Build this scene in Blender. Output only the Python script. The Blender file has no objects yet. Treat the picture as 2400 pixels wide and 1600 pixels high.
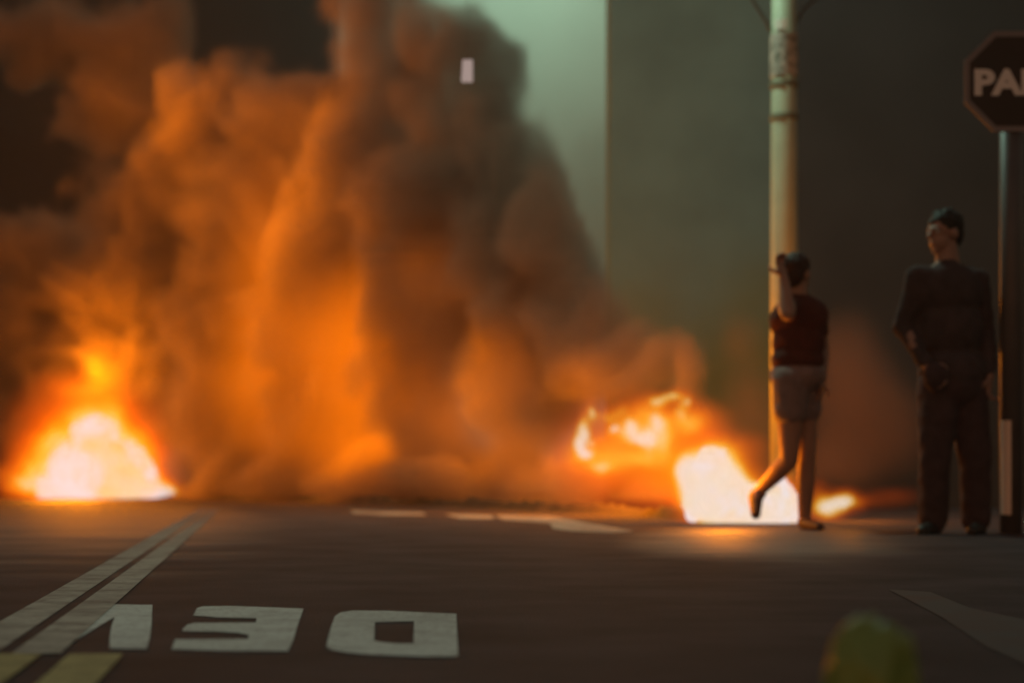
import bpy, bmesh, math, random
from mathutils import Vector, Matrix, noise
random.seed(7)
sc = bpy.context.scene
R = math.radians
# ------------------------------------------------------------------ camera
F = 4310.0                      # focal length in photo pixels (2400 wide)
CH, HY = 0.29, 1120.0           # camera height, horizon row
cd = bpy.data.cameras.new('camera'); cam = bpy.data.objects.new('camera', cd)
sc.collection.objects.link(cam); sc.camera = cam
cam.location = (0, 0, CH); cam.rotation_euler = (R(90), 0, 0)
cd.sensor_width = 36; cd.lens = F / 2400 * 36; cd.shift_y = (HY - 800) / 2400
cd.clip_start = 0.05; cd.clip_end = 500
cd.dof.use_dof = True; cd.dof.focus_distance = 4.8; cd.dof.aperture_fstop = 2.4
# ------------------------------------------------------------------ world (night sky)
w = bpy.data.worlds.new("World"); sc.world = w; w.use_nodes = True
wn = w.node_tree; bg = wn.nodes['Background']
sky = wn.nodes.new('ShaderNodeTexSky'); sky.sky_type = 'NISHITA'; sky.sun_disc = False
sky.sun_elevation = R(1.8); sky.sun_rotation = R(200); sky.air_density = 2; sky.dust_density = 3
tint = wn.nodes.new('ShaderNodeMix'); tint.data_type = 'RGBA'; tint.blend_type = 'MULTIPLY'
tint.inputs[0].default_value = 1.0; tint.inputs[7].default_value = (1.0, .93, .98, 1)
wn.links.new(sky.outputs[0], tint.inputs[6]); wn.links.new(tint.outputs[2], bg.inputs[0])
bg.inputs[1].default_value = 0.15
# ------------------------------------------------------------------ exposure, sampling
sc.view_settings.view_transform = 'Standard'; sc.view_settings.look = 'None'
sc.view_settings.gamma = 1; sc.view_settings.exposure = 0
cy = sc.cycles
cy.volume_bounces = 2; cy.max_bounces = 6; cy.diffuse_bounces = 2; cy.glossy_bounces = 2
cy.transparent_max_bounces = 8; cy.volume_step_rate = 1.0; cy.volume_max_steps = 256
cy.use_denoising = True; cy.caustics_reflective = False; cy.caustics_refractive = False
cy.sample_clamp_indirect = 3.0
# ------------------------------------------------------------------ helpers
def P(px, py, d, dy=0.0):        # photo pixel + distance -> point of the place
    return Vector(((px - 1200) / F * d, d + dy, CH + (HY - py) / F * d))
def G(px, py, z=0.0):            # photo pixel -> point on the ground
    d = (CH - z) * F / (py - HY); return Vector(((px - 1200) / F * d, d, z))
def tag(o, label=None, cat=None, group=None, kind=None):
    for k, v in (('label', label), ('category', cat), ('group', group), ('kind', kind)):
        if v: o[k] = v
    return o
def link(o, parent=None):
    sc.collection.objects.link(o)
    if parent: o.parent = parent; o.matrix_parent_inverse = Matrix.Translation(-parent.location)
    return o
def empty(name, loc):
    o = bpy.data.objects.new(name, None); o.location = loc; o.empty_display_size = .1; return link(o)
def mesh_obj(name, bm, m, parent=None, smooth=False):
    me = bpy.data.meshes.new(name)
    if smooth:
        for f in bm.faces: f.smooth = True
    bm.to_mesh(me); bm.free(); me.materials.append(m)
    return link(bpy.data.objects.new(name, me), parent)
def mat(name, col, rough=.7, noise_scale=None, amt=.3, bump=0, metallic=0, spec=.5, coord='Object', col2=None):
    m = bpy.data.materials.new(name); m.use_nodes = True; nt = m.node_tree
    b = nt.nodes['Principled BSDF']; b.inputs['Roughness'].default_value = rough
    b.inputs['Metallic'].default_value = metallic; b.inputs['Specular IOR Level'].default_value = spec
    b.inputs['Base Color'].default_value = (*col, 1)
    if noise_scale:
        tc = nt.nodes.new('ShaderNodeTexCoord'); n = nt.nodes.new('ShaderNodeTexNoise')
        n.inputs['Scale'].default_value = noise_scale; n.inputs['Detail'].default_value = 6
        nt.links.new(tc.outputs[coord], n.inputs['Vector'])
        r = nt.nodes.new('ShaderNodeValToRGB'); r.color_ramp.elements[0].position = .3; r.color_ramp.elements[1].position = .7
        c2 = col2 or tuple(c * (1 - amt) for c in col)
        r.color_ramp.elements[0].color = (*c2, 1); r.color_ramp.elements[1].color = (*col, 1)
        nt.links.new(n.outputs[0], r.inputs[0]); nt.links.new(r.outputs[0], b.inputs['Base Color'])
        if bump:
            bp = nt.nodes.new('ShaderNodeBump'); bp.inputs['Strength'].default_value = bump; bp.inputs['Distance'].default_value = .01
            nt.links.new(n.outputs[0], bp.inputs['Height']); nt.links.new(bp.outputs[0], b.inputs['Normal'])
    return m
def emis(name, col, s):
    m = bpy.data.materials.new(name); m.use_nodes = True; nt = m.node_tree; nt.nodes.clear()
    e = nt.nodes.new('ShaderNodeEmission'); o = nt.nodes.new('ShaderNodeOutputMaterial')
    e.inputs[0].default_value = (*col, 1); e.inputs[1].default_value = s; nt.links.new(e.outputs[0], o.inputs[0]); return m
def box(bm, x0, x1, y0, y1, z0, z1):
    vs = [bm.verts.new((x, y, z)) for x in (x0, x1) for y in (y0, y1) for z in (z0, z1)]
    for f in ((0,1,3,2),(4,6,7,5),(0,4,5,1),(2,3,7,6),(0,2,6,4),(1,5,7,3)): bm.faces.new([vs[i] for i in f])
def frame_axes(d):
    d = d.normalized(); a = Vector((0,0,1)) if abs(d.z) < .9 else Vector((1,0,0))
    u = d.cross(a).normalized(); return u, d.cross(u).normalized()
def tube(bm, pts, rad, n=12, caps=True):
    rings = []
    for i, p in enumerate(pts):
        p = Vector(p); a = Vector(pts[max(i-1,0)]); b = Vector(pts[min(i+1,len(pts)-1)])
        if i == 0: d0 = b - a; u, v = frame_axes(d0)
        else:
            d1 = b - a; q = d0.rotation_difference(d1); u = q @ u; v = q @ v; d0 = d1
        r = rad[i] if isinstance(rad, (list, tuple)) else rad
        rings.append([bm.verts.new(p + (u*math.cos(2*math.pi*k/n) + v*math.sin(2*math.pi*k/n))*r) for k in range(n)])
    for a, b in zip(rings, rings[1:]):
        for k in range(n): bm.faces.new((a[k], a[(k+1)%n], b[(k+1)%n], b[k]))
    if caps: bm.faces.new(rings[0][::-1]); bm.faces.new(rings[-1])
def ellip(bm, c, r, rot=None, seg=20):
    M = Matrix.Translation(Vector(c)) @ ((rot or Matrix.Identity(3)).to_4x4()) @ Matrix.Diagonal((*r, 1))
    bmesh.ops.create_uvsphere(bm, u_segments=seg, v_segments=seg//2+2, radius=1, matrix=M)
def cone(bm, a, b, ra, rb):      # limb piece: two balls and the tapering tube between them
    a, b = Vector(a), Vector(b); ellip(bm, a, (ra,)*3, seg=16); ellip(bm, b, (rb,)*3, seg=16); tube(bm, [a, b], [ra, rb], 16)
def chain(bm, pr):
    for (a, ra), (b, rb) in zip(pr, pr[1:]): cone(bm, a, b, ra, rb)
def remeshed(name, bm, m, parent, voxel=.008, smooth=4, fold=0.0):
    """one continuous skin grown over overlapping shapes, kept as a plain mesh"""
    me = bpy.data.meshes.new(name); bm.to_mesh(me); bm.free()
    o = bpy.data.objects.new(name, me); sc.collection.objects.link(o)
    r = o.modifiers.new('r', 'REMESH'); r.mode = 'VOXEL'; r.voxel_size = voxel
    s = o.modifiers.new('s', 'SMOOTH'); s.factor = .5; s.iterations = smooth
    dg = bpy.context.evaluated_depsgraph_get(); dg.update()
    m2 = bpy.data.meshes.new_from_object(o.evaluated_get(dg)); o.modifiers.clear()
    sc.collection.objects.unlink(o); bpy.data.objects.remove(o)
    if fold:
        nr = [v.normal.copy() for v in m2.vertices]
        for v, n_ in zip(m2.vertices, nr):
            c_ = v.co; f_ = noise.noise(Vector((c_.x*9, c_.y*9, c_.z*5))) + .6*noise.noise(Vector((c_.x*20 + c_.z*12, c_.y*20, c_.z*16 - c_.x*8)))
            v.co = c_ + n_*(fold*f_)
    for p in m2.polygons: p.use_smooth = True
    m2.materials.clear(); m2.materials.append(m); m2.name = name
    return link(bpy.data.objects.new(name, m2), parent)
def poly_plate(name, loops, z, t, m, parent=None):
    """thin raised sheet on the ground from outline(s); a loop pair (outer, hole) becomes a ring"""
    bm = bmesh.new(); edges = []
    for lp in loops:
        vs = [bm.verts.new((p.x, p.y, z)) for p in lp]
        for a, b in zip(vs, vs[1:] + vs[:1]): edges.append(bm.edges.new((a, b)))
    bmesh.ops.triangle_fill(bm, edges=edges, use_beauty=True, use_dissolve=False)
    for f in bm.faces:
        f.normal_update()
        if f.normal.z < 0: f.normal_flip()
    return mesh_obj(name, bm, m, parent)
# ------------------------------------------------------------------ gas volumes (flames and smoke)
def gas(name, puffs, m, res, parent=None, warp=.15, wscale=1.0, warp2=.05, wscale2=4.0, pad=2.2, lo=None, hi=None, soft=None, rough=.0, rscale=2.0, maxpad=None):
    """a voxel cloud: the sum of soft puffs (centre, radii, weight) with its space stirred by noise.
    soft=(a,b) maps the sum to 0..1, rough eats noise out of it."""
    mn = [min(c[i] - r[i]*pad for c, r, _ in puffs) for i in range(3)]
    mx = [max(c[i] + r[i]*pad for c, r, _ in puffs) for i in range(3)]
    if lo: mn = [max(a, b) for a, b in zip(mn, lo)]
    if hi: mx = [min(a, b) for a, b in zip(mx, hi)]
    me = bpy.data.meshes.new(name); me.from_pydata([mn, mx, (mx[0], mn[1], mn[2])], [], [(0, 1, 2)])
    me.materials.append(m); o = link(bpy.data.objects.new(name, me), parent)
    ng = bpy.data.node_groups.new(name, 'GeometryNodeTree')
    ng.interface.new_socket('Geometry', in_out='INPUT', socket_type='NodeSocketGeometry')
    ng.interface.new_socket('Geometry', in_out='OUTPUT', socket_type='NodeSocketGeometry')
    N, L = ng.nodes.new, ng.links.new
    def vm(op, a, b=None):
        n = N('ShaderNodeVectorMath'); n.operation = op
        for i, x in enumerate((a, b)):
            if x is None: continue
            if isinstance(x, (tuple, Vector)): n.inputs[i].default_value = x
            elif isinstance(x, float): n.inputs['Scale'].default_value = x
            else: L(x, n.inputs[i])
        return n.outputs['Value'] if op in ('DOT_PRODUCT', 'LENGTH') else n.outputs['Vector']
    def ma(op, a, b=None, c=None):
        n = N('ShaderNodeMath'); n.operation = op
        for i, x in enumerate((a, b, c)):
            if x is None: continue
            if isinstance(x, (int, float)): n.inputs[i].default_value = x
            else: L(x, n.inputs[i])
        return n.outputs[0]
    pos = N('GeometryNodeInputPosition').outputs[0]
    def stir(p, scale, amt):
        n = N('ShaderNodeTexNoise'); n.noise_dimensions = '3D'; n.inputs['Scale'].default_value = scale; n.inputs['Detail'].default_value = 2
        L(p, n.inputs['Vector'])
        c = vm('SUBTRACT', n.outputs['Color'], (.5, .5, .5)); return vm('ADD', p, vm('MULTIPLY', c, (amt*2,)*3))
    q = stir(pos, wscale, warp)
    if warp2: q = stir(q, wscale2, warp2)
    tot = None
    for c, r, wt in puffs:
        d = vm('MULTIPLY', vm('SUBTRACT', q, tuple(c)), tuple(1/x for x in r))
        e = ma('MULTIPLY', ma('EXPONENT', ma('MULTIPLY', vm('DOT_PRODUCT', d, d), -1.0)), wt)
        tot = e if tot is None else ma('ADD', tot, e)
    if rough:
        n = N('ShaderNodeTexNoise'); n.inputs['Scale'].default_value = rscale; n.inputs['Detail'].default_value = 3; L(q, n.inputs['Vector'])
        tot = ma('ADD', tot, ma('MULTIPLY', ma('SUBTRACT', n.outputs['Fac'] if 'Fac' in n.outputs else n.outputs[0], .5), rough))
    if soft:
        mr = N('ShaderNodeMapRange'); mr.interpolation_type = 'SMOOTHSTEP'; L(tot, mr.inputs[0])
        mr.inputs[1].default_value, mr.inputs[2].default_value = soft; tot = mr.outputs[0]
    else:
        tot = ma('MAXIMUM', ma('SUBTRACT', tot, .02), 0.0)
    vc = N('GeometryNodeVolumeCube'); L(tot, vc.inputs['Density'])
    vc.inputs['Min'].default_value = mn; vc.inputs['Max'].default_value = mx
    for i, a in enumerate('XYZ'): vc.inputs['Resolution ' + a].default_value = max(8, int((mx[i]-mn[i]) / res))
    sm = N('GeometryNodeSetMaterial'); sm.inputs['Material'].default_value = m; L(vc.outputs[0], sm.inputs[0])
    go = N('NodeGroupOutput'); L(sm.outputs[0], go.inputs[0])
    md = o.modifiers.new('gas', 'NODES'); md.node_group = ng
    return o
def smoke_mat(name, col, dens, aniso=.2):
    m = bpy.data.materials.new(name); m.use_nodes = True; nt = m.node_tree; nt.nodes.clear()
    v = nt.nodes.new('ShaderNodeVolumePrincipled'); o = nt.nodes.new('ShaderNodeOutputMaterial')
    v.inputs['Color'].default_value = (*col, 1); v.inputs['Density'].default_value = dens; v.inputs['Anisotropy'].default_value = aniso
    nt.links.new(v.outputs[0], o.inputs['Volume']); return m
def flame_mat(name, stops, glow, dens):
    """burning gas: the field (hotter towards the heart) drives colour, strength and opacity"""
    m = bpy.data.materials.new(name); m.use_nodes = True; nt = m.node_tree; nt.nodes.clear(); L = nt.links.new
    a = nt.nodes.new('ShaderNodeAttribute'); a.attribute_name = 'density'
    def ramp(st, interp='LINEAR'):
        r = nt.nodes.new('ShaderNodeValToRGB'); el = r.color_ramp.elements; r.color_ramp.interpolation = interp
        while len(el) > 1: el.remove(el[-1])
        el[0].position = st[0][0]; el[0].color = (*st[0][1], 1)
        for p, c in st[1:]: e = el.new(p); e.color = (*c, 1)
        L(a.outputs['Fac'], r.inputs[0]); return r.outputs[0]
    col = ramp(stops)
    def curve(pts):
        r = nt.nodes.new('ShaderNodeFloatCurve'); c = r.mapping.curves[0]
        c.points[0].location = pts[0]; c.points[-1].location = pts[-1]
        for p in pts[1:-1]: c.points.new(*p)
        for q in c.points: q.handle_type = 'VECTOR'
        r.mapping.update(); L(a.outputs['Fac'], r.inputs['Value']); return r.outputs[0]
    gs = max(g for _, g in glow); ds = max(g for _, g in dens)
    mg = nt.nodes.new('ShaderNodeMath'); mg.operation = 'MULTIPLY'; L(curve([(p, g/gs) for p, g in glow]), mg.inputs[0]); mg.inputs[1].default_value = gs
    md = nt.nodes.new('ShaderNodeMath'); md.operation = 'MULTIPLY'; L(curve([(p, g/ds) for p, g in dens]), md.inputs[0]); md.inputs[1].default_value = ds
    e = nt.nodes.new('ShaderNodeEmission'); L(col, e.inputs[0]); L(mg.outputs[0], e.inputs[1])
    ab = nt.nodes.new('ShaderNodeVolumeAbsorption'); ab.inputs[0].default_value = (0, 0, 0, 1); L(md.outputs[0], ab.inputs['Density'])
    ad = nt.nodes.new('ShaderNodeAddShader'); L(e.outputs[0], ad.inputs[0]); L(ab.outputs[0], ad.inputs[1])
    o = nt.nodes.new('ShaderNodeOutputMaterial'); L(ad.outputs[0], o.inputs['Volume']); return m
def puff(px, py, d, rx, ry, wt=1.0, thick=None, dy=0.0):
    s = d / F; t = thick if thick else (rx + ry) / 2 * s
    return (P(px, py, d, dy), (rx*s, t, ry*s), wt)
def lamp(name, loc, energy, col, radius, parent=None):
    l = bpy.data.lights.new(name, 'POINT'); l.energy = energy; l.color = col; l.shadow_soft_size = radius
    o = bpy.data.objects.new(name, l); o.location = loc; return link(o, parent)
# ================================================================== GROUND
asphalt = mat('asphalt', (.095, .078, .088), .8, 2.5, .42, .5, coord='Object', spec=.03)
nt = asphalt.node_tree                                       # fine grain on top of the broad stains
n2 = nt.nodes.new('ShaderNodeTexNoise'); n2.inputs['Scale'].default_value = 160; n2.inputs['Detail'].default_value = 4
tc = [n for n in nt.nodes if n.type == 'TEX_COORD'][0]; nt.links.new(tc.outputs['Object'], n2.inputs['Vector'])
bp = [n for n in nt.nodes if n.type == 'BUMP'][0]; nt.links.new(n2.outputs[0], bp.inputs['Height']); bp.inputs['Strength'].default_value = .7
# thin wet film left in front of the two big fires: smoother, shinier patches with ragged edges
def wet(cx, cy, hl, hw, dx, dy):
    L_ = nt.links.new; k = math.hypot(dx, dy); dx, dy = dx/k, dy/k
    sb = nt.nodes.new('ShaderNodeVectorMath'); sb.operation = 'SUBTRACT'; L_(tc.outputs['Object'], sb.inputs[0]); sb.inputs[1].default_value = (cx, cy, 0)
    out = []
    for v in ((dx/hl, dy/hl, 0), (-dy/hw, dx/hw, 0)):
        d = nt.nodes.new('ShaderNodeVectorMath'); d.operation = 'DOT_PRODUCT'; L_(sb.outputs[0], d.inputs[0]); d.inputs[1].default_value = v
        q = nt.nodes.new('ShaderNodeMath'); q.operation = 'MULTIPLY'; L_(d.outputs['Value'], q.inputs[0]); L_(d.outputs['Value'], q.inputs[1]); out.append(q.outputs[0])
    a = nt.nodes.new('ShaderNodeMath'); L_(out[0], a.inputs[0]); L_(out[1], a.inputs[1])
    n3 = nt.nodes.new('ShaderNodeTexNoise'); n3.inputs['Scale'].default_value = 1.3; n3.inputs['Detail'].default_value = 4; L_(tc.outputs['Object'], n3.inputs['Vector'])
    b = nt.nodes.new('ShaderNodeMath'); b.operation = 'MULTIPLY_ADD'; L_(n3.outputs[0], b.inputs[0]); b.inputs[1].default_value = .9; L_(a.outputs[0], b.inputs[2])
    m = nt.nodes.new('ShaderNodeMapRange'); m.interpolation_type = 'SMOOTHSTEP'; L_(b.outputs[0], m.inputs[0]); m.inputs[1].default_value = .6; m.inputs[2].default_value = 1.5; m.inputs[3].default_value = 1; m.inputs[4].default_value = 0
    return m.outputs[0]
w1, w2 = wet(-3.7, 16, 11, 1.5, -.2285, 1), wet(1.25, 9.0, 3.0, .75, .13, 1)
wa = nt.nodes.new('ShaderNodeMath'); wa.operation = 'MAXIMUM'; nt.links.new(w1, wa.inputs[0]); nt.links.new(w2, wa.inputs[1])
pbs = nt.nodes['Principled BSDF']
for sock, lo_, hi_ in (('Roughness', .85, .56), ('Specular IOR Level', .04, .42)):
    m_ = nt.nodes.new('ShaderNodeMapRange'); nt.links.new(wa.outputs[0], m_.inputs[0]); m_.inputs[3].default_value = lo_; m_.inputs[4].default_value = hi_; nt.links.new(m_.outputs[0], pbs.inputs[sock])
bm = bmesh.new(); S = 150
vs = [bm.verts.new(p) for p in ((-S, -S, 0), (S, -S, 0), (S, S*2, 0), (-S, S*2, 0))]; bm.faces.new(vs)
tag(mesh_obj('road', bm, asphalt), kind='structure')
# worn paint: letters, double line, cross line
def paint(name, col, wear=.45, scale=30, far=None):
    m = mat(name, col, .95, spec=.03); nt = m.node_tree; b = nt.nodes['Principled BSDF']; L_ = nt.links.new
    tc = nt.nodes.new('ShaderNodeTexCoord'); fac = None
    for sc_, lo_, hi_, w_ in ((scale, .36, .56, wear), (scale*7, .36, .50, .35), (1.5, .35, .65, .22)):
        n = nt.nodes.new('ShaderNodeTexNoise'); n.inputs['Scale'].default_value = sc_; n.inputs['Detail'].default_value = 6; L_(tc.outputs['Object'], n.inputs[0])
        r = nt.nodes.new('ShaderNodeMapRange'); L_(n.outputs[0], r.inputs[0]); r.inputs[1].default_value = lo_; r.inputs[2].default_value = hi_; r.inputs[3].default_value = 1 - w_; r.inputs[4].default_value = 1
        if fac is None: fac = r.outputs[0]
        else:
            q = nt.nodes.new('ShaderNodeMath'); q.operation = 'MULTIPLY'; L_(fac, q.inputs[0]); L_(r.outputs[0], q.inputs[1]); fac = q.outputs[0]
    if far:                                                  # traffic has worn the far stretch away
        sp_ = nt.nodes.new('ShaderNodeSeparateXYZ'); L_(tc.outputs['Object'], sp_.inputs[0])
        r = nt.nodes.new('ShaderNodeMapRange'); L_(sp_.outputs['Y'], r.inputs[0]); r.inputs[1].default_value, r.inputs[2].default_value = far; r.inputs[3].default_value = 1; r.inputs[4].default_value = .12
        q = nt.nodes.new('ShaderNodeMath'); q.operation = 'MULTIPLY'; L_(fac, q.inputs[0]); L_(r.outputs[0], q.inputs[1]); fac = q.outputs[0]
    x = nt.nodes.new('ShaderNodeMix'); x.data_type = 'RGBA'; L_(fac, x.inputs[0]); x.inputs[6].default_value = (.14, .10, .095, 1); x.inputs[7].default_value = (*col, 1); L_(x.outputs[2], b.inputs['Base Color'])
    return m
white_paint = paint('white_paint', (.88, .95, .92), .22, 9)
line_paint = paint('line_paint', (.60, .58, .52), .5, 6, far=(4, 13))
yellow_paint = paint('yellow_paint', (.62, .56, .28), .3, 14)
faded = paint('faded_paint', (.40, .40, .36), .6, 3)
def C(cx, cy): return G(cx * .5102, 1100 + cy * .5102, .004)
Dout = [(1500,800),(1510,755),(1522,712),(1538,668),(1562,650),(1620,641),(1800,643),(2096,656),(2104,850),(1950,850),(1700,842),(1600,833),(1530,822),(1505,812)]
Din = [(1722,694),(1902,690),(1900,792),(1830,792),(1760,786),(1718,778)]
Eo = [(905,630),(930,622),(1060,620),(1395,632),(1370,700),(1345,780),(1322,826),(1050,826),(788,818),(805,772),(1140,770),(1143,752),(1090,742),(980,737),(840,736),(838,725),(862,705),(892,697),(1175,696),(1180,676),(1000,673),(940,667),(888,664)]
Vo = [(455,612),(700,615),(696,700),(688,765),(673,816),(503,814),(504,760),(512,712),(526,670),(400,745),(290,806),(150,815),(100,820),(280,725)]
for nm, loops, lab in (('letter_marking', [Dout, Din], 'white letter D painted on the road, upside down, with a dark rectangle inside'),
                       ('letter_marking', [Eo], 'white letter E painted on the road, upside down, between the D and the V'),
                       ('letter_marking', [Vo], 'white letter V painted on the road, upside down, touching the double centre line')):
    o = poly_plate(nm, [[C(*p) for p in lp] for lp in loops], .0018, 0, white_paint)
    tag(o, lab, 'road marking', 'word painted upside down on the road', 'thing')
def strip(name, pts, wd, m, z, lab):
    bm = bmesh.new(); prev = None
    for i, (x, y) in enumerate(pts):
        wv = wd * (1 + .05*noise.noise(Vector((y*3, x, 0))))
        cur = (bm.verts.new((x - wv/2, y, z)), bm.verts.new((x + wv/2, y, z)))
        if prev: bm.faces.new((prev[0], prev[1], cur[1], cur[0]))
        prev = cur
    return tag(mesh_obj(name, bm, m), lab, 'road marking', 'double centre line', 'thing')
ys = [3.02 + i*.5 for i in range(30)]
strip('centre_line', [(-.975 - .14*(y-3.6), y) for y in ys], .085, line_paint, .0018, 'pale long left stripe of the double centre line running to the left fire')
strip('centre_line', [(-.835 - .14*(y-3.4), y) for y in ys], .08, line_paint, .0032, 'pale long right stripe of the double centre line beside the letter V')
ys = [2.0 + i*.1 for i in range(11)]
strip('yellow_line', [(-.80 - .13*(y-2.9), y) for y in ys], .09, yellow_paint, .0046, 'yellow short stripe in the bottom left corner, the left one of two')
strip('yellow_line', [(-.665 - .13*(y-2.9), y) for y in ys], .085, yellow_paint, .0046, 'yellow short stripe in the bottom left corner, the right one nearest the letters')
for pts, lab in (([(1160,1206),(1290,1208),(1390,1226),(1486,1243),(1440,1247),(1340,1243),(1296,1237),(1288,1224),(1180,1216)], 'worn white cross line on the road in front of the smoke, its widest piece'),
                 ([(820,1194),(990,1199),(1000,1206),(900,1206),(830,1202)], 'worn pale scrap of cross line left of the widest piece'),
                 ([(1040,1203),(1150,1206),(1160,1214),(1080,1214)], 'small worn pale scrap of cross line between two larger pieces')):
    tag(poly_plate('worn_line', [[G(*p, .004) for p in pts]], .0018, 0, faded), lab, 'road marking', 'worn cross line on the road', 'thing')
tealp = paint('old_paint', (.125, .122, .125), .7, 3)
tag(poly_plate('faded_line', [[G(*p, .004) for p in [(2080,1378),(2180,1384),(2270,1420),(2420,1452),(2420,1560),(2310,1510),(2210,1444),(2110,1392)]]], .0018, 0, tealp),
    'faded bluish grey stripe on the road at lower right below the standing person', 'road marking', None, 'thing')
# ================================================================== BUILDINGS BEHIND
def facade(name, x0, x1, y0, y1, h, m, lab, wins, wm, fm):
    r = empty(name, ((x0+x1)/2, y0, 0)); tag(r, lab, 'building')
    # front wall with real openings
    xs = sorted({x0, x1, *[a for w_ in wins for a in w_[:2]]}); zs = sorted({0, h, *[a for w_ in wins for a in w_[2:]]})
    bm = bmesh.new()
    for a, b in zip(xs, xs[1:]):
        for c, d in zip(zs, zs[1:]):
            if any(a >= w_[0]-1e-6 and b <= w_[1]+1e-6 and c >= w_[2]-1e-6 and d <= w_[3]+1e-6 for w_ in wins): continue
            bm.faces.new([bm.verts.new(p) for p in ((a, y0, c), (b, y0, c), (b, y0, d), (a, y0, d))])
    for a, b, c, d in wins:
        for q in (((a,y0,c),(a,y0+.2,c),(a,y0+.2,d),(a,y0,d)), ((b,y0,c),(b,y0,d),(b,y0+.2,d),(b,y0+.2,c)), ((a,y0,d),(a,y0+.2,d),(b,y0+.2,d),(b,y0,d)), ((a,y0,c),(b,y0,c),(b,y0+.2,c),(a,y0+.2,c))):
            bm.faces.new([bm.verts.new(p) for p in q])
    for q in (((x0,y0,0),(x0,y0,h),(x0,y1,h),(x0,y1,0)), ((x1,y0,0),(x1,y1,0),(x1,y1,h),(x1,y0,h)), ((x0,y1,0),(x0,y1,h),(x1,y1,h),(x1,y1,0)), ((x0,y0,h),(x1,y0,h),(x1,y1,h),(x0,y1,h))):
        bm.faces.new([bm.verts.new(p) for p in q])
    bmesh.ops.remove_doubles(bm, verts=bm.verts, dist=1e-4)
    mesh_obj('wall', bm, m, r)
    bm = bmesh.new(); box(bm, x0-.12, x1+.12, y0-.12, y0-.003, h-.3, h+.12); mesh_obj('cornice', bm, m, r)
    for a, b, c, d in wins:
        bm = bmesh.new(); t = .06
        box(bm, a, a+t, y0+.1, y0+.16, c, d); box(bm, b-t, b, y0+.1, y0+.16, c, d)
        box(bm, a+t, b-t, y0+.1, y0+.16, c, c+t); box(bm, a+t, b-t, y0+.1, y0+.16, d-t, d); box(bm, (a+b)/2-.02, (a+b)/2+.02, y0+.1, y0+.16, c+t, d-t)
        f = mesh_obj('window', bm, fm, r)
        bm = bmesh.new(); box(bm, a+.01, b-.01, y0+.17, y0+.19, c+.01, d-.01)
        pn = mesh_obj('pane', bm, wm, None); pn.parent = f; pn.matrix_parent_inverse = f.matrix_world.inverted() if False else Matrix.Translation(-r.location)
        pn.parent = f; pn.matrix_parent_inverse = Matrix.Identity(4)
    return r
pane = mat('window_glass', (.02, .022, .025), .15); wframe = mat('window_frame_paint', (.10, .10, .10), .6)
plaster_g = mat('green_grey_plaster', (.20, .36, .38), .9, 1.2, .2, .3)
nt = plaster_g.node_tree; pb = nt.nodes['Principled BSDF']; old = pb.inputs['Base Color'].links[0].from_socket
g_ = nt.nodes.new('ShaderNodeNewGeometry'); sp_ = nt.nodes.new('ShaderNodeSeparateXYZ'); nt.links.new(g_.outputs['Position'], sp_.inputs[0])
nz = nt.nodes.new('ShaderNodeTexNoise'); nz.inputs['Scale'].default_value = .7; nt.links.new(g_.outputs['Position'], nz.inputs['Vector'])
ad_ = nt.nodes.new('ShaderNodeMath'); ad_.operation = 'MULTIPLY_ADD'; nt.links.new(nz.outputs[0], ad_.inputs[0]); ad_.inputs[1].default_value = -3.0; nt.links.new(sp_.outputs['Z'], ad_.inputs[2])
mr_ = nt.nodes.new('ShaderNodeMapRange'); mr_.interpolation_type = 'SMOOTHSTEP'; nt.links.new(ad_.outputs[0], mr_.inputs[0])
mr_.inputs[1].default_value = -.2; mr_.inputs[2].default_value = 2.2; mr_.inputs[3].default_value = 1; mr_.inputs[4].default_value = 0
mx_ = nt.nodes.new('ShaderNodeMix'); mx_.data_type = 'RGBA'; nt.links.new(mr_.outputs[0], mx_.inputs[0]); nt.links.new(old, mx_.inputs[6]); mx_.inputs[7].default_value = (.22, .26, .12, 1); nt.links.new(mx_.outputs[2], pb.inputs['Base Color'])  # olive glow of the haze tinted into the lower wall colour
plaster_p = mat('pale_plaster', (.55, .62, .56), .9, .6, .08, .2)
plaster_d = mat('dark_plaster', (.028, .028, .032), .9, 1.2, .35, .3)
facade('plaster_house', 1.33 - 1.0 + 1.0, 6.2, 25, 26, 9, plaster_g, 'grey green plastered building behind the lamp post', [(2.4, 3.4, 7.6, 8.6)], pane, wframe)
facade('pale_building', -4.2, 6.5, 42, 50, 17, plaster_p, 'tall pale green lit building far behind the smoke', [], pane, wframe)
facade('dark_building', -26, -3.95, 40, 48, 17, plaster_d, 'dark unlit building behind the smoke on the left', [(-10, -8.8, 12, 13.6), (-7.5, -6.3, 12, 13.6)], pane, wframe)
facade('shop_building', 2.72, 9.5, 17.5, 18.9, 7.5, plaster_d, 'dark building behind the standing person at the right', [(5.4, 6.5, 1.0, 2.2)], pane, wframe)
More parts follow.
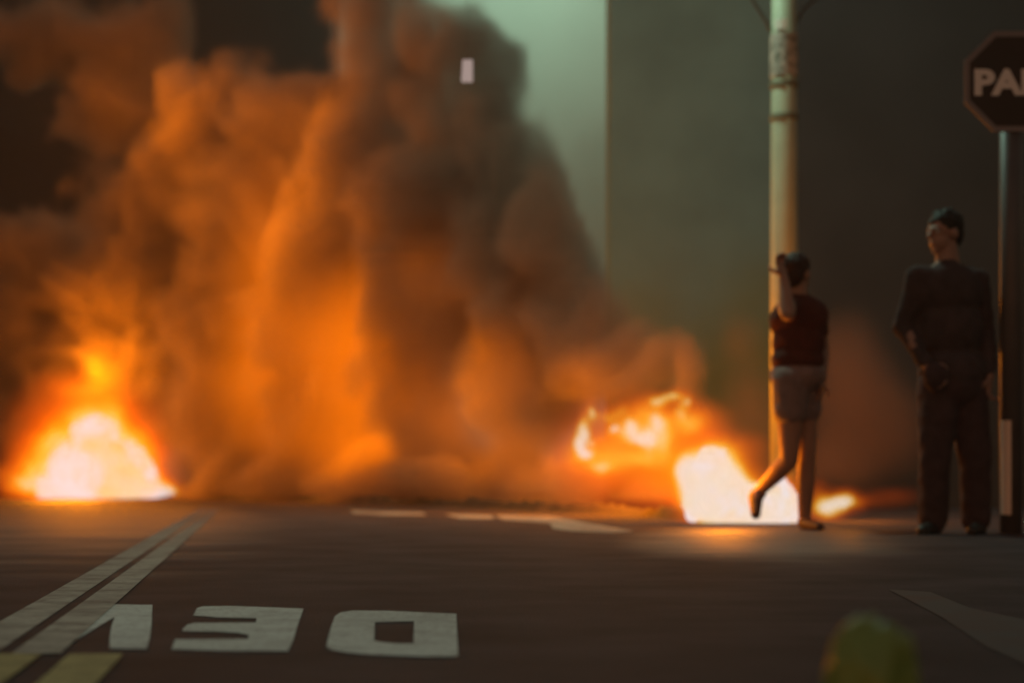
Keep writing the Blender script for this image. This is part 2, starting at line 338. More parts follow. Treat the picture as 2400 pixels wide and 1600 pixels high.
# ================================================================== STREET LAMPS
steel = mat('galvanised_steel', (.50, .56, .40), .55, 6, .15, .1, coord='Object')
sticker = mat('torn_paper', (.60, .60, .55), .9, 26, .8, .3, col2=(.10, .12, .09))
dband = mat('steel_band', (.16, .17, .11), .6)
GREEN = (.62, 1.0, .76)
def street_lamp(x, y, h, r0, arm, lab, power):
    r = empty('street_lamp', (x, y, 0)); tag(r, lab, 'street lamp', 'street lamps')
    bm = bmesh.new(); tube(bm, [(x, y, 0), (x, y, 2), (x, y, h)], [r0, r0*.97, r0*.8], 28); mesh_obj('pole', bm, steel, r, True)
    bm = bmesh.new(); tube(bm, [(x, y, 0), (x, y, .06), (x, y, .08)], [r0*1.8, r0*1.8, r0], 28); mesh_obj('base', bm, steel, r)
    ax, ay = arm; L_ = Vector((ax, ay, 0))
    bm = bmesh.new(); tube(bm, [Vector((x, y, h-.1)), Vector((x, y, h+.3)) + L_*.15, Vector((x, y, h+.55)) + L_*.5, Vector((x, y, h+.6)) + L_], .045, 12); mesh_obj('arm', bm, steel, r, True)
    e = Vector((x, y, h+.58)) + L_*1.1
    bm = bmesh.new(); ellip(bm, e, (.32 if abs(ax) > abs(ay) else .15, .15 if abs(ax) > abs(ay) else .32, .09)); hd = mesh_obj('lamp_head', bm, steel, r, True)
    bm = bmesh.new(); ellip(bm, e - Vector((0,0,.07)), (.12, .12, .05)); g = mesh_obj('lamp_glass', bm, emis('lamp_light', GREEN, 12), r, True)
    lamp('lamp_light', e - Vector((0,0,.22)), power, GREEN, .12, r)
    return r
lx, ly = P(1838, 0, 13.6).x, 13.6
LP = street_lamp(lx, ly, 6.6, .102, (-2.3, -.5), 'pale round steel street lamp post behind the person with the raised fist', 620)
for z0, z1, m_, nm in ((3.25, 3.56, sticker, 'paper_band'), (3.17, 3.21, dband, 'steel_band'), (2.93, 2.97, dband, 'steel_band'), (3.585, 3.66, mat('white_sticker', (.75,.77,.7), .6), 'sticker')):
    bm = bmesh.new(); rr = .101
    if nm == 'sticker':
        n = 8; vs = [(lx + (rr+.002)*math.sin(-.9+k*.14), ly - (rr+.002)*math.cos(-.9+k*.14)) for k in range(n)]
        for a, b in zip(vs, vs[1:]): bm.faces.new([bm.verts.new(p) for p in ((a[0],a[1],z0),(b[0],b[1],z0),(b[0],b[1],z1),(a[0],a[1],z1))])
        bmesh.ops.remove_doubles(bm, verts=bm.verts, dist=1e-5)
    else: tube(bm, [(lx, ly, z0), (lx, ly, z1)], rr + (.003 if nm == 'paper_band' else .005), 28, caps=True)
    mesh_obj(nm, bm, m_, LP)
wlm = empty('added_lamp', (.3, 42, 12.4)); tag(wlm, 'unseen greenish lamp added on a bracket to light the pale building', 'added lamp')  # unseen lamp, added for the green glow on the wall
bm = bmesh.new(); tube(bm, [(.3, 42, 12.2), (.3, 41, 12.9), (.3, 38.4, 13.0)], .05, 10); mesh_obj('added_lamp_bracket', bm, steel, wlm, True)
bm = bmesh.new(); ellip(bm, (.3, 38.2, 12.96), (.18, .36, .1)); mesh_obj('lamp_head', bm, steel, wlm, True)
bm = bmesh.new(); ellip(bm, (.3, 38.2, 12.88), (.13, .2, .05)); mesh_obj('lamp_glass', bm, emis('lamp_light', GREEN, 12), wlm, True)
lamp('lamp_light', (.3, 38.2, 12.7), 520, GREEN, .2, wlm)  # light of the unseen added lamp
# cables clamped to the post
def cable(pts, r, lab):
    bm = bmesh.new(); tube(bm, pts, r, 6); return tag(mesh_obj('cable', bm, mat('cable_rubber', (.05,.05,.045), .6), None, True), lab, 'cable', 'cables at the post')
a = Vector((lx-.1, ly, P(0, 75, 13.6).z)); cable([a, P(1796, 50, 13.6), P(1770, 10, 13.6), P(1725, -60, 13.6), P(1600, -200, 13.6)], .012, 'dark cable curving up to the left from the lamp post')
a = Vector((lx+.1, ly, P(0, 150, 13.6).z)); cable([a, P(1862, 60, 13.6), P(1885, 20, 13.6), P(1935, -20, 13.6), P(2100, -90, 13.6)], .012, 'dark cable curving up to the right from the lamp post')
# ================================================================== STOP SIGN (PARE)
sx, sy = P(2373, 0, 9.6).x, 9.6; szc = P(0, 195, 9.6).z; SR = .262
sign = empty('stop_sign', (sx, sy, 0)); tag(sign, 'octagonal stop sign reading PARE on a grey post, cut by the right edge', 'stop sign')
bm = bmesh.new(); tube(bm, [(sx, sy+.03, 0), (sx, sy+.03, szc+.25)], .058, 20); mesh_obj('post', bm, mat('grey_post', (.11,.10,.10), .5, 8, .2), sign, True)
def octa(r, y0, y1, rin=None):
    bm = bmesh.new(); q = [(math.cos(R(22.5+45*k)), math.sin(R(22.5+45*k))) for k in range(8)]
    def ring(rr, y): return [bm.verts.new((sx + c*rr/math.cos(R(22.5)), y, szc + s*rr/math.cos(R(22.5)))) for c, s in q]
    f, b = ring(r, y0), ring(r, y1)
    for k in range(8): bm.faces.new((f[k], b[k], b[(k+1)%8], f[(k+1)%8]))
    if rin:
        fi, bi = ring(rin, y0), ring(rin, y1)
        for k in range(8):
            bm.faces.new((f[k], f[(k+1)%8], fi[(k+1)%8], fi[k])); bm.faces.new((b[k], bi[k], bi[(k+1)%8], b[(k+1)%8])); bm.faces.new((fi[k], fi[(k+1)%8], bi[(k+1)%8], bi[k]))
    else: bm.faces.new(f); bm.faces.new(b)
    bmesh.ops.recalc_face_normals(bm, faces=bm.faces); return bm
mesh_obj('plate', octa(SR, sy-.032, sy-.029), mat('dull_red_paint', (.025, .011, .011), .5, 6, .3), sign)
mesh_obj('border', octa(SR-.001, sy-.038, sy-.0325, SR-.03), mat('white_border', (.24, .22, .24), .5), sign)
def text(body, size, loc, m, parent, xs=1.0):
    c = bpy.data.curves.new('t', 'FONT'); c.body = body; c.size = size; c.extrude = .002; c.offset = .008; c.resolution_u = 3
    t = bpy.data.objects.new('t', c); sc.collection.objects.link(t); dg = bpy.context.evaluated_depsgraph_get(); dg.update()
    me = bpy.data.meshes.new_from_object(t.evaluated_get(dg)); bpy.data.objects.remove(t)
    M = Matrix.Translation(loc) @ Matrix.Rotation(R(90), 4, 'X') @ Matrix.Diagonal((xs, 1, 1, 1)); me.transform(M)
    me.materials.clear(); me.materials.append(m); me.name = 'lettering'
    return link(bpy.data.objects.new('lettering', me), parent)
wl = mat('white_lettering', (.95, .95, .96), .5)
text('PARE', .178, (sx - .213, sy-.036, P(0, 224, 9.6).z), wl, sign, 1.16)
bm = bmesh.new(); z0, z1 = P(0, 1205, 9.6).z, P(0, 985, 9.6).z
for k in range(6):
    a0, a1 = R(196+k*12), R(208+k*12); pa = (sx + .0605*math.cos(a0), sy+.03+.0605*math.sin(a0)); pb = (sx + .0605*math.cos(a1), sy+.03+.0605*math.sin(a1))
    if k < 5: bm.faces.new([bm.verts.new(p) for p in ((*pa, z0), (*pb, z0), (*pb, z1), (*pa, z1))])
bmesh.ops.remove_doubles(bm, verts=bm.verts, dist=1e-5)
tag(mesh_obj('fire_highlight', bm, mat('painted_highlight', (.95, .8, .7), .35), sign), 'painted firelight highlight down the lower left edge of the post')  # firelit edge of the post painted as a pale strip
# small white tag on a cord, above the smoke
tg = empty('hanging_light', P(1095, 165, 12)); tag(tg, 'small pale lit rectangular panel hanging in front of the smoke at top', 'light panel')
bm = bmesh.new(); q = [P(1084, 140, 12), P(1108, 140, 12), P(1108, 193, 12), P(1081, 193, 12)]
f = [bm.verts.new(p) for p in q]; b = [bm.verts.new(p + Vector((0, .006, 0))) for p in q]; bm.faces.new(f[::-1]); bm.faces.new(b)
for k in range(4): bm.faces.new((f[k], f[(k+1)%4], b[(k+1)%4], b[k]))
bmesh.ops.recalc_face_normals(bm, faces=bm.faces); mesh_obj('plate', bm, emis('lit_panel', (1, .74, .66), .36), tg)
bm = bmesh.new(); tube(bm, [P(1096, 140, 12), P(1096, -120, 12)], .0012, 5); mesh_obj('cord', bm, mat('cord', (.05,.04,.035), .8), tg)
pa, pb = P(-600, -260, 12), P(2600, -230, 12)
bm = bmesh.new(); tube(bm, [pa.lerp(pb, t) + Vector((0, 0, -.4*math.sin(math.pi*t) + (.0))) for t in [i/16 for i in range(17)]], .008, 6)
tag(mesh_obj('span_wire', bm, mat('wire', (.04,.04,.04), .6)), 'thin dark wire spanning above the street, carrying the small lit panel', 'wire')
# ================================================================== PEOPLE
skin1 = mat('skin', (.42, .24, .17), .55, 12, .12, coord='Object'); skin1.node_tree.nodes['Principled BSDF'].inputs['Subsurface Weight'].default_value = .05
hairm = mat('dark_hair', (.018, .012, .01), .7, 60, .4, .4)
def person(loc, lab): 
    r = empty('person', loc); tag(r, lab, 'person', None, 'thing'); return r
def finger(bm, base, dirv, curl, ln, r=.0085):
    p = Vector(base); d = Vector(dirv).normalized(); pts = [(p.copy(), r)]; ax = Vector(curl)
    for k, s in enumerate((.45, .32, .23)):
        d = (Matrix.Rotation(R((18, 48, 42)[k]), 3, ax) @ d).normalized(); p = p + d*ln*s; pts.append((p.copy(), r*(.95-.1*k)))
    chain(bm, pts)
def hand(bm, wrist, d, across, curlsign, fist=1.0):
    """palm and five fingers; d = wrist->knuckles, across = index side"""
    wrist, d, across = Vector(wrist), Vector(d).normalized(), Vector(across).normalized()
    nrm = d.cross(across).normalized(); M = Matrix((across, nrm, d)).transposed()
    ellip(bm, wrist + d*.048, (.042, .018, .056), M, 16)
    ax = across * curlsign
    for k, (o, ln) in enumerate(((.031, .075), (.011, .083), (-.010, .077), (-.029, .062))):
        finger(bm, wrist + d*.088 + across*o, d, ax, ln)
    p = wrist + d*.03 + across*.036; td = (d*.5 + across*.75 + nrm*.5*curlsign).normalized()
    p1 = p + td*.03; p2 = p1 + (d*.9 + across*.1 + nrm*.5*curlsign).normalized()*.028; p3 = p2 + (d*.8 - across*.5 + nrm*.4*curlsign).normalized()*.022
    chain(bm, [(p, .012), (p1, .011), (p2, .0095), (p3, .008)])
def head(bm, c, h, face, M=None):
    """c centre, h head height, face = direction looked at"""
    c = Vector(c); f = Vector(face).normalized(); s = f.cross(Vector((0,0,1))).normalized(); u = s.cross(f).normalized()
    B = Matrix((s, f, u)).transposed(); k = h/.23
    ellip(bm, c + u*.025*k - f*.012*k, (.074*k, .092*k, .088*k), B)
    ellip(bm, c - u*.045*k + f*.022*k, (.054*k, .062*k, .066*k), B)           # jaw
    ellip(bm, c - u*.092*k + f*.062*k, (.022*k, .018*k, .016*k), B, 12)       # chin
    cone(bm, c + f*.083*k + u*.012*k, c + f*.103*k - u*.022*k, .009*k, .013*k) # nose
    ellip(bm, c + f*.078*k - u*.052*k, (.024*k, .012*k, .009*k), B, 12)       # lips
    ellip(bm, c + f*.072*k + u*.022*k, (.05*k, .016*k, .009*k), B, 12)        # brow
    for sd in (-1, 1): ellip(bm, c + s*sd*.075*k - f*.008*k - u*.01*k, (.011*k, .02*k, .03*k), B, 12)
    return c, s, f, u, k
def eyes(c, s, f, u, k, root):
    em = mat('eye', (.5, .48, .45), .3); im = mat('iris', (.03, .02, .015), .2)
    for sd in (-1, 1):
        bm = bmesh.new(); ellip(bm, c + s*sd*.03*k + f*.071*k + u*.004*k, (.0115*k,)*3, None, 12); e = mesh_obj('eye', bm, em, root, True)
# ---- person 1: raised fist, striding, at d
d1 = 10.4
def Q(px, py, dy=0): return P(px, py, d1, dy)
p1 = person(Q(1880, 1240), 'person in dark maroon top with one fist raised beside the head and one foot lifted'); p1.location.z = 0
b1 = bmesh.new()
hf = Vector((.62, .75, .05))
hd = head(b1, Q(1868, 642), .225, hf)
cone(b1, Q(1868, 668), Q(1872, 712), .052, .06)
T3 = Matrix.Rotation(R(-38), 3, 'Z')
ellip(b1, Q(1873, 745), (.165, .105, .13), T3); ellip(b1, Q(1872, 800), (.145, .10, .16), T3); ellip(b1, Q(1868, 872), (.15, .115, .12), T3)
shA, elA, wrA = Q(1838, 722, -.10), Q(1826, 748, -.33), Q(1822, 664, -.24)
chain(b1, [(shA, .055), (shA.lerp(elA, .5), .048), (elA, .040), (elA.lerp(wrA, .35), .040), (wrA, .027)])
hand(b1, wrA, Q(1812, 620, -.22) - wrA, Vector((-.7, -.7, 0)), -1)
shB, elB, wrB = Q(1915, 722, .09), Q(1938, 815, .14), Q(1928, 888, .02)
chain(b1, [(shB, .055), (shB.lerp(elB, .5), .047), (elB, .040), (elB.lerp(wrB, .3), .038), (wrB, .027)])
hand(b1, wrB, Vector((-.1, -.2, -1)), Vector((.3, .9, -.1)), 1)
hiA, knA, anA = Q(1850, 895, -.05), Q(1846, 1078, -.06), Q(1786, 1150, .10)
chain(b1, [(hiA, .088), (hiA.lerp(knA, .4), .076), (knA, .052), (knA.lerp(anA, .35), .052), (anA, .034)])
chain(b1, [(anA, .034), (Q(1776, 1162, .08), .035), (Q(1773, 1198, .02), .022)])
hiB, knB, anB = Q(1886, 895, .07), Q(1892, 1072, .02), Q(1889, 1216, .05)
chain(b1, [(hiB, .088), (hiB.lerp(knB, .4), .078), (knB, .053), (knB.lerp(anB, .35), .053), (anB, .035)])
chain(b1, [(anB, .036), (Q(1893, 1230, .02), .034), (Q(1912, 1233, -.08), .026)])
remeshed('body', b1, skin1, p1, .0065, 3)
eyes(*hd, p1)
def hair(hd, root, m, full=True):
    c, s, f, u, k = hd; B = Matrix((s, f, u)).transposed(); bm = bmesh.new()
    ellip(bm, c + u*.040*k - f*.022*k, (.083*k, .096*k, .084*k), B); ellip(bm, c - u*.005*k - f*.055*k, (.072*k, .055*k, .075*k), B)
    for _ in range(34):
        v = Vector((random.gauss(0,1), random.gauss(-.3,1), abs(random.gauss(.4,.7)))).normalized()
        ellip(bm, c + u*.040*k - f*.022*k + B @ Vector((v.x*.076*k, v.y*.088*k, v.z*.078*k)), (.016*k,)*3, None, 8)
    return remeshed('hair', bm, m, root, .006, 2)
hair(hd, p1, mat('brown_hair', (.05, .016, .008), .7, 60, .4, .4))
bm = bmesh.new()
ellip(bm, Q(1873, 748), (.182, .122, .135), T3); ellip(bm, Q(1872, 800), (.16, .116, .17), T3); ellip(bm, Q(1869, 845), (.160, .125, .10), T3)
cone(bm, Q(1845, 724, -.10), Q(1905, 724, .08), .058, .058); cone(bm, Q(1871, 705), Q(1872, 725), .066, .09)
cone(bm, shB, shB.lerp(elB, .55), .064, .058)
remeshed('vest', bm, mat('maroon_cloth', (.10, .018, .008), .9, 18, .3, .4), p1, .01, 4, .009)
bm = bmesh.new()
ellip(bm, Q(1868, 880), (.165, .13, .105), T3)
chain(bm, [(hiA, .102), (hiA.lerp(knA, .38), .095)]); chain(bm, [(hiB, .102), (hiB.lerp(knB, .38), .097)])
remeshed('shorts', bm, mat('grey_brown_cloth', (.30, .22, .21), .9, 18, .3, .4), p1, .01, 4, .009)
shoem = mat('dark_shoe', (.10, .05, .03), .6)
bm = bmesh.new(); chain(bm, [(anA + Vector((.0, .02, -.01)), .042), (Q(1776, 1164, .09), .044), (Q(1772, 1205, .01), .028)]); remeshed('shoe', bm, shoem, p1, .007, 3)
bm = bmesh.new(); chain(bm, [(anB + Vector((0, 0, -.02)), .043), (Q(1893, 1231, .02), .040), (Q(1914, 1234, -.09), .030)]); remeshed('shoe', bm, shoem, p1, .007, 3)
# ---- person 2: standing, dark clothes
d2 = 9.6
def W(px, py, dy=0): return P(px, py, d2, dy)
p2 = person(W(2235, 1250), 'person in dark long clothes standing beside the stop sign with hand on hip'); p2.location.z = 0
skin2 = mat('skin_dim', (.36, .22, .17), .55, 12, .12)
b2 = bmesh.new(); hd2 = head(b2, W(2212, 546), .235, Vector((-.86, -.5, -.05)))
cone(b2, W(2218, 575), W(2222, 630), .055, .068)
T4 = Matrix.Rotation(R(20), 3, 'Z')
ellip(b2, W(2222, 680), (.185, .115, .15), T4); ellip(b2, W(2226, 770), (.16, .11, .19), T4); ellip(b2, W(2232, 880), (.165, .125, .14), T4)
sA, eA, wA = W(2146, 655, -.06), W(2116, 765, -.02), W(2158, 860, -.14)
chain(b2, [(sA, .058), (sA.lerp(eA, .5), .048), (eA, .040), (eA.lerp(wA, .35), .040), (wA, .028)]); hand(b2, wA, Vector((.6, -.1, -.7)), Vector((.5, -.6, .5)), -1)
sB, eB, wB = W(2298, 655, .06), W(2322, 775, .10), W(2318, 880, .0)
chain(b2, [(sB, .058), (sB.lerp(eB, .5), .048), (eB, .040), (eB.lerp(wB, .35), .040), (wB, .028)]); hand(b2, wB, Vector((-.05, -.2, -1)), Vector((-.4, -.9, 0)), 1)
hA, kA, aA = W(2195, 905, -.03), W(2188, 1075, -.05), W(2186, 1226, 0)
hB, kB, aB = W(2272, 905, .03), W(2284, 1075, .0), W(2292, 1226, .04)
for h_, k_, a_, tx in ((hA, kA, aA, 2150), (hB, kB, aB, 2270)):
    chain(b2, [(h_, .095), (h_.lerp(k_, .4), .083), (k_, .057), (k_.lerp(a_, .35), .056), (a_, .037)])
    chain(b2, [(a_, .038), (W(tx+22, 1241, a_.y-d2-.06), .032), (W(tx, 1243, a_.y-d2-.13), .026)])
remeshed('body', b2, skin2, p2, .0065, 3); eyes(*hd2, p2); hair(hd2, p2, hairm)
cloth = mat('black_cloth', (.075, .052, .055), .95, 14, .35, .4)
bm = bmesh.new()
ellip(bm, W(2222, 682), (.203, .135, .155), T4); ellip(bm, W(2226, 770), (.182, .13, .2), T4); ellip(bm, W(2232, 872), (.19, .145, .16), T4)
cone(bm, sA + Vector((.02,0,0)), sB - Vector((.02,0,0)), .066, .066); cone(bm, W(2221, 622), W(2222, 655), .066, .10)
chain(bm, [(sA, .068), (sA.lerp(eA, .5), .060), (eA, .053), (eA.lerp(wA, .5), .046), (eA.lerp(wA, .9), .040)])
chain(bm, [(sB, .068), (sB.lerp(eB, .5), .060), (eB, .053), (eB.lerp(wB, .5), .046), (eB.lerp(wB, .9), .040)])
remeshed('jacket', bm, cloth, p2, .01, 4, .011)
bm = bmesh.new(); ellip(bm, W(2233, 905), (.19, .14, .12), T4)
for h_, k_, a_ in ((hA, kA, aA), (hB, kB, aB)): chain(bm, [(h_, .112), (h_.lerp(k_, .5), .102), (k_, .086), (k_.lerp(a_, .5), .080), (a_ + Vector((0,0,.02)), .076)])
ellip(bm, wA + Vector((.045, -.01, -.06)), (.07, .06, .075))
remeshed('trousers', bm, mat('dark_trousers', (.075, .045, .05), .95, 14, .35, .4), p2, .01, 4, .011)
for a_, tx in ((aA, 2150), (aB, 2270)):
    bm = bmesh.new(); chain(bm, [(a_ + Vector((0,0,-.01)), .045), (W(tx+22, 1240, a_.y-d2-.06), .041), (W(tx-3, 1242, a_.y-d2-.15), .033)]); remeshed('shoe', bm, mat('black_shoe', (.02,.02,.02), .5), p2, .007, 3)
# ================================================================== GREEN BAG
gm = mat('green_plastic', (.24, .38, .10), .3, 20, .15, .3, spec=.5)
bm = bmesh.new(); bmesh.ops.create_icosphere(bm, subdivisions=5, radius=1)
gx = (2040 - 1200) / F * 1.72
for v in bm.verts:
    q = v.co.copy(); k = 1 + .20*noise.noise(q*1.7 + Vector((3,1,2))) + .10*noise.noise(q*4.2) + .04*abs(noise.noise(q*9))
    v.co = Vector((gx + q.x*.043*k, 1.72 + q.y*.034*k, max(.001, .078 + q.z*.088*k)))
gb = mesh_obj('plastic_bag', bm, gm, None, True); tag(gb, 'crumpled green plastic bag on the road close to the camera at bottom right', 'plastic bag')
# ================================================================== FIRES
tyre = mat('charred_rubber', (.02, .017, .015), .9, 20, .5, .5)
flame = flame_mat('flame', [(0, (1, .10, 0)), (.2, (1, .13, .0)), (.40, (1, .27, .004)), (.58, (1, .62, .05)), (.72, (1, .86, .45)), (.85, (1, 1, 1))],
                  [(0, 0), (.12, .7), (.3, 1.9), (.45, 3.6), (.6, 7.0), (.75, 11.0), (1, 14.0)],
                  [(0, 0), (.3, .5), (.45, 2.6), (.6, 7.5), (.75, 13.5), (1, 18.0)])
FIRE = (1.0, .25, .002)
white_hot = emis('white_hot_flame', (1, .985, .97), .78)
def bonfire(loc, lab, puffs, res, lamps, tyres, core=None, fm=None, **kw):
    r = empty('bonfire', loc); tag(r, lab, 'fire', 'fires burning across the road')
    lo = (-99, 0, 0.0)
    fl = gas('flames', puffs, fm or flame, res, r, lo=lo, **kw); fl['kind'] = 'stuff'
    if core:
        bm = bmesh.new()
        for c, q, wt in core: ellip(bm, c, q)
        o = remeshed('flame_core', bm, white_hot, r, .02, 6, .05)
        for v in o.data.vertices:
            if v.co.z < 0: v.co.z = 0.001
    for (x, y, s) in tyres:
        bm = bmesh.new(); n, m_ = 22, 10; rr = []
        for i in range(n):
            a = i/n*6.283; rr.append([bm.verts.new((x + math.cos(a)*(s + math.cos(b/m_*6.283)*s*.38), y + math.sin(a)*(s + math.cos(b/m_*6.283)*s*.38), s*.30 + math.sin(b/m_*6.283)*s*.30)) for b in range(m_)])
        for i in range(n):
            for b in range(m_): bm.faces.new((rr[i][b], rr[(i+1)%n][b], rr[(i+1)%n][(b+1)%m_], rr[i][(b+1)%m_]))
        mesh_obj('tyre', bm, tyre, r, True)
    for (p, e, rad) in lamps: lamp('fire_and_fill_light', p, e, FIRE, rad, r)
    return r
dl = 26.5
bonfire(Vector((P(220, 0, dl).x, dl, 0)), 'broad white hot fire with yellow tongues at the left end of the barricade', [
    puff(215, 1095, dl, 85, 90, 1.25), puff(290, 1115, dl, 75, 75, 1.15), puff(140, 1135, dl, 70, 50, .9), puff(330, 1150, dl, 60, 35, .9), puff(240, 1020, dl, 45, 50, .6),
    puff(400, 1155, dl, 32, 20, .6), puff(50, 1135, dl, 45, 26, .5), puff(190, 965, dl, 36, 42, .36), puff(165, 905, dl, 50, 24, .27), puff(225, 900, dl, 40, 24, .26),
    puff(265, 955, dl, 34, 26, .30), puff(115, 1035, dl, 45, 28, .33), puff(85, 1080, dl, 45, 35, .25), puff(30, 1110, dl, 45, 26, .2), puff(200, 1000, dl, 150, 110, .16)], .03,
    [(P(230, 1110, dl, -2.0), 420, .5), (P(200, 860, dl, .6), 380, .4)], [],
    core=[puff(150, 1140, dl, 70, 45), puff(215, 1105, dl, 105, 95), puff(225, 1050, dl, 68, 80), puff(285, 1100, dl, 70, 72), puff(315, 1130, dl, 58, 60), puff(350, 1160, dl, 60, 18)],
    warp=.16, wscale=1.5, warp2=.11, wscale2=4.5)
dr = 11.9
bonfire(Vector((P(1720, 0, dr).x, dr, 0)), 'white hot fire directly behind the legs of the person with the raised fist', [
    puff(1665, 1110, dr, 62, 62, 1.25), puff(1700, 1175, dr, 70, 55, 1.2), puff(1770, 1190, dr, 60, 50, 1.1), puff(1828, 1190, dr, 42, 55, 1.2), puff(1650, 1180, dr, 40, 40, .7),
    puff(1600, 1095, dr, 30, 40, .55), puff(1600, 1150, dr, 34, 40, .3), puff(1640, 1080, dr, 110, 80, .14), puff(1740, 1080, dr, 60, 50, .12), puff(1730, 1040, dr, 70, 25, .12)], .014,
    [(P(1640, 1120, dr, -1.3), 30, .15), (P(1690, 990, dr, .5), 35, .2)], [],
    core=[puff(1668, 1110, dr, 56, 58), puff(1690, 1165, dr, 62, 62), puff(1735, 1180, dr, 55, 52), puff(1780, 1190, dr, 50, 55), puff(1835, 1185, dr, 36, 62), puff(1640, 1165, dr, 30, 55)],
    warp=.04, wscale=3.5, warp2=.02, wscale2=11)
dw = 13.6
bonfire(Vector((P(1470, 0, dw).x, dw, 0)), 'small yellow tongues of flame curling in the smoke left of the white fire', [
    puff(1480, 985, dw, 140, 60, .16), puff(1387, 970, dw, 10, 22, 0.64), puff(1368, 1005, dw, 12, 28, 0.68), puff(1358, 1040, dw, 14, 24, 0.72), puff(1372, 1060, dw, 18, 12, .6),
    puff(1436, 1003, dw, 12, 12, 0.57), puff(1474, 1005, dw, 24, 22, 0.64), puff(1520, 1028, dw, 20, 26, 0.64), puff(1497, 1030, dw, 26, 12, .5), puff(1385, 1033, dw, 8, 10, .5),
    puff(1545, 938, dw, 26, 13, 0.57), puff(1580, 926, dw, 28, 10, 0.60), puff(1610, 940, dw, 12, 12, 0.60), puff(1510, 965, dw, 30, 25, .25), puff(1560, 1030, dw, 20, 45, .28),
    puff(1400, 1075, dw, 70, 35, .28), puff(1430, 1030, dw, 60, 40, .2), puff(1470, 1110, dw, 150, 80, .25), puff(1560, 1000, dw, 90, 60, .26), puff(1570, 1110, dw, 60, 90, .22), puff(1340, 1060, dw, 40, 50, .22), puff(1420, 975, dw, 26, 16, .40), puff(1455, 960, dw, 20, 18, .33), puff(1600, 965, dw, 16, 22, .36), puff(1625, 1000, dw, 30, 30, .26),
    puff(1500, 1075, dw, 60, 24, .26), puff(1545, 985, dw, 18, 26, .42), puff(1410, 1095, dw, 30, 14, .34), puff(1650, 985, dw, 60, 30, .18)], .016,
    [(P(1480, 1040, dw, .8), 120, .25), (P(1380, 900, dw, 1.6), 110, .3)], [], warp=.05, wscale=3, warp2=.035, wscale2=9)
dt = 12.6
bonfire(Vector((P(1940, 0, dt).x, dt, 0)), 'small low orange fire between the two people', [
    puff(1935, 1195, dt, 34, 28, .85), puff(1975, 1175, dt, 32, 24, .8), puff(1915, 1160, dt, 26, 32, .32), puff(2010, 1175, dt, 40, 16, .2), puff(2090, 1165, dt, 70, 26, .10)], .014,
    [(P(1990, 1120, dt, -.2), 20, .12)], [], warp=.03, wscale=4, warp2=.02, wscale2=12)
def DS(px): # distance of the smoke column over each part of the barricade
    pts = [(0, 29), (400, 27.5), (800, 23), (1200, 18.6), (1500, 15.8), (1700, 14.6)]
    for (a, da), (b, db) in zip(pts, pts[1:]):
        if px <= b: return da + (db-da)*(px-a)/(b-a)
    return pts[-1][1]
# unseen fire: its glow is put into the smoke as emitting gas
dm = 22.5
bonfire(Vector((P(900, 0, dm).x, dm, 0)), 'unseen orange fire in the middle of the barricade, its glow put into the smoke', [
    puff(*a, DS(a[0]) - 1.0, *b) for a, b in (
    ((640, 620), (120, 150, .085)), ((610, 860), (130, 160, .105)), ((760, 800), (160, 190, .115)), ((890, 780), (140, 170, .095)), ((900, 960), (160, 160, .115)), ((720, 1040), (160, 90, .085)),
    ((850, 1080), (120, 70, .08)), ((1080, 1000), (130, 120, .10)), ((1180, 860), (90, 120, .075)), ((1250, 1080), (140, 70, .11)), ((1370, 870), (70, 70, .10)), ((500, 980), (110, 140, .05)),
    ((1030, 640), (120, 110, .045)), ((620, 430), (130, 100, .04)), ((430, 300), (150, 110, .035)))], .07,
    [(P(690, 760, DS(690), -.3), 130, .5), (P(860, 800, DS(860), -.9), 70, .5), (P(850, 1040, DS(850), -.5), 110, .4), (P(1130, 960, DS(1130), -.5), 75, .4), (P(1300, 1060, DS(1300), -.6), 60, .3), (P(480, 470, dm, -.2), 300, .5),
    (P(260, 220, 26, -.6), 300, .5), (P(760, 270, 23, -.2), 28, .5), (P(600, 900, DS(600), .3), 70, .5), (P(960, 640, DS(960), -.2), 90, .5), (P(1150, 800, DS(1150), -.2), 25, .4)],  # lamps added throughout the smoke to brighten it
    [(P(900, 0, dm).x, dm+1.2, .3), (P(1010, 0, dm).x, dm+1.5, .3)], warp=.25, wscale=.8, warp2=.12, wscale2=2.5,
    fm=flame_mat('smoke_glow', [(0, (1, .17, .0)), (.3, (1, .22, .002)), (1, (1, .5, .05))], [(0, 0), (.12, .62), (.3, 1.7), (1, 4.0)], [(0, 0), (.3, .5), (1, 2.0)]))
# ash and burnt scraps banked up along the barricade
bm = bmesh.new(); rows = []
apts = [(380, 26.5), (700, 22.6), (1000, 18.9), (1300, 15.8), (1520, 13.8), (1640, 12.6)]
for i in range(241):
    t = i/240*(len(apts)-1); k = min(int(t), len(apts)-2); f_ = t-k; px = apts[k][0]*(1-f_)+apts[k+1][0]*f_; d = apts[k][1]*(1-f_)+apts[k+1][1]*f_
    x = (px-1200)/F*d; h = .085 + .035*noise.noise(Vector((x*1.3, d*1.3, 0))) + .03*noise.noise(Vector((x*6, d*6, 3))); h = max(.012, h)*min(1, (240-i)/30, (i+2)/12)
    rows.append([bm.verts.new((x + (j-4)*.01, d + (j-4)*.07, max(.0, h*math.exp(-((j-4)/2.1)**2) + (.012*noise.noise(Vector((x*14, j*.9, d*14))) if 0 < j < 8 else -.004)))) for j in range(9)])
for a, b in zip(rows, rows[1:]):
    for j in range(8): bm.faces.new((a[j], b[j], b[j+1], a[j+1]))
tag(mesh_obj('ash', bm, mat('charred_ash', (.03, .025, .022), .95, 14, .6, .8), None, True), kind='stuff')
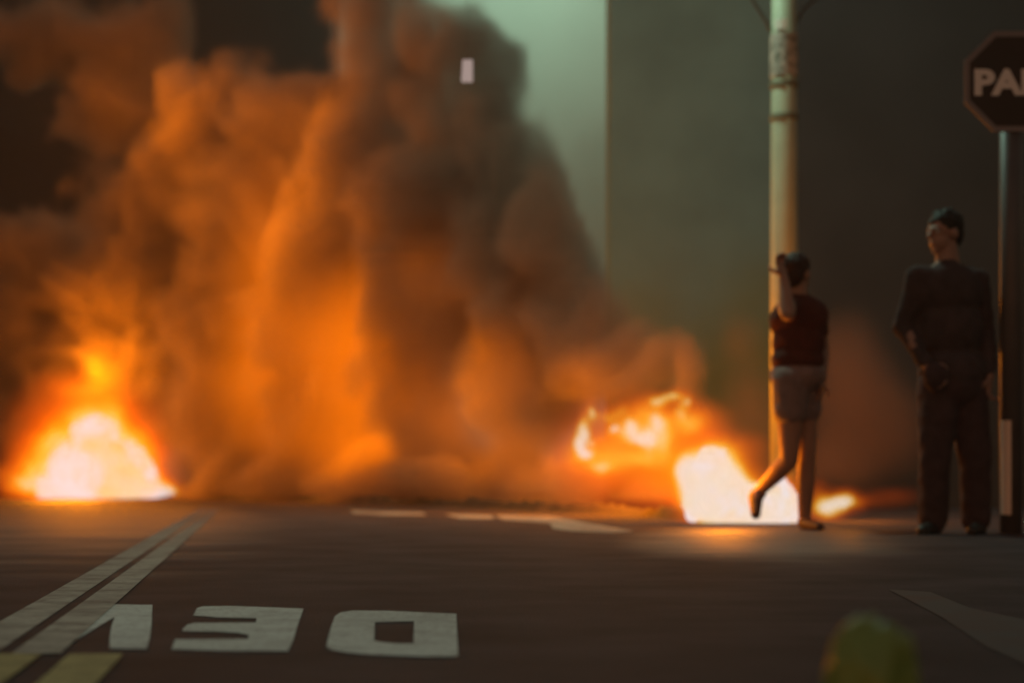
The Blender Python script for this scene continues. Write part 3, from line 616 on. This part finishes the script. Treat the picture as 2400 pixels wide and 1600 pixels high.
# ================================================================== SMOKE
sp = []
def A(px, py, rx, ry, wt=1.0, dd=0): d = DS(max(0, px)) + dd; sp.append(puff(px, py, d, rx, ry, wt, thick=max(rx, ry)*d/F*.8))
for px in range(-60, 1640, 140): A(px, 1100, 120, 70, 1.0)
for t in [(60,960,150,130),(330,900,170,170),(560,930,150,190),(780,880,190,220),(1020,860,190,220),(1230,860,150,170),(1380,880,130,120),(1500,930,95,85),(1590,980,60,60),(1330,650,80,120),(1400,780,90,90),(1300,540,80,110),
          (60,760,170,130),(300,700,180,150),(560,680,180,180),(800,620,200,200),(1020,600,200,190),(1190,620,140,170),(1290,740,110,120),
          (120,600,150,90),(420,480,170,140),(650,430,180,150),(880,400,190,160),(1080,430,160,140),(1230,420,90,110),(1260,330,70,60),
          (300,230,170,130),(520,270,150,120),(740,250,150,120),(920,170,160,120),(1080,170,110,110),(1150,240,60,60),
          (1290,470,80,120,1.3),(1305,610,90,110,1.3),(1370,735,90,80,1.3),(1455,830,80,60,1.2),(1545,910,60,40,1.1),(1170,330,110,100,1.2),(1090,180,120,110,1.2),(1230,560,100,160,1.0),
          (500,1145,120,45,1.3,-1.2),(680,1150,120,45,1.3,-1.2),(860,1150,120,45,1.3,-1.3),(1040,1155,120,45,1.3,-1.3),(1220,1165,110,42,1.3,-1.2),(1400,1175,100,40,1.3,-1.0),(1540,1190,70,36,1.2,-.8),
          (100,60,190,90),(330,60,120,110),(880,30,120,80),(1020,80,100,60),(-60,400,60,80,.5)]: A(*t)
smoke_m = smoke_mat('smoke_gas', (.43, .34, .28), 3.0)
sm = gas('smoke', sp, smoke_m, .075, None, warp=.75, wscale=.5, warp2=.30, wscale2=1.5, lo=(-99, 0, .0), soft=(.34, .66), rough=1.15, rscale=1.5)
tag(sm, kind='stuff')
sp = []
for t in [(1760,1000,80,120,.8),(1980,900,110,170,.9),(2090,1000,90,120,.9),(1950,1080,90,60,.8),(1740,800,60,90,.5)]:
    sp.append(puff(t[0], t[1], 15.5, t[2], t[3], t[4], thick=.5))
s2 = gas('smoke', sp, smoke_mat('thin_smoke_gas', (.5, .32, .24), .9), .06, None, warp=.2, wscale=1.0, warp2=.08, wscale2=3, lo=(-99, 0, 0), soft=(.2, .9), rough=.3, rscale=2)
tag(s2, kind='stuff')

# pale veil of thin smoke drifting before the plastered building
s3 = gas('smoke', [puff(1440, 520, 21, 120, 190, .9, .8), puff(1520, 760, 21, 150, 130, .8, .8), puff(1420, 340, 21, 60, 70, .7, .6), puff(1620, 620, 21.5, 140, 160, .5, .7)],
         smoke_mat('veil_gas', (.55, .75, .68), .30), .09, None, warp=.4, wscale=.6, warp2=.12, wscale2=2, lo=(-99, 0, 0), soft=(.15, .95), rough=.4, rscale=1.2)
tag(s3, kind='stuff')
# ================================================================== SMOKY AIR
bm = bmesh.new(); box(bm, -40, 34, -12, 56, -1, 22)
hz = bpy.data.materials.new('smoky_air'); hz.use_nodes = True; nt = hz.node_tree; nt.nodes.clear()
v = nt.nodes.new('ShaderNodeVolumePrincipled'); o_ = nt.nodes.new('ShaderNodeOutputMaterial'); v.inputs['Color'].default_value = (.85, .8, .75, 1)
v.inputs['Density'].default_value = .0013; v.inputs['Anisotropy'].default_value = .35; nt.links.new(v.outputs[0], o_.inputs['Volume'])
tag(mesh_obj('haze', bm, hz), kind='stuff')
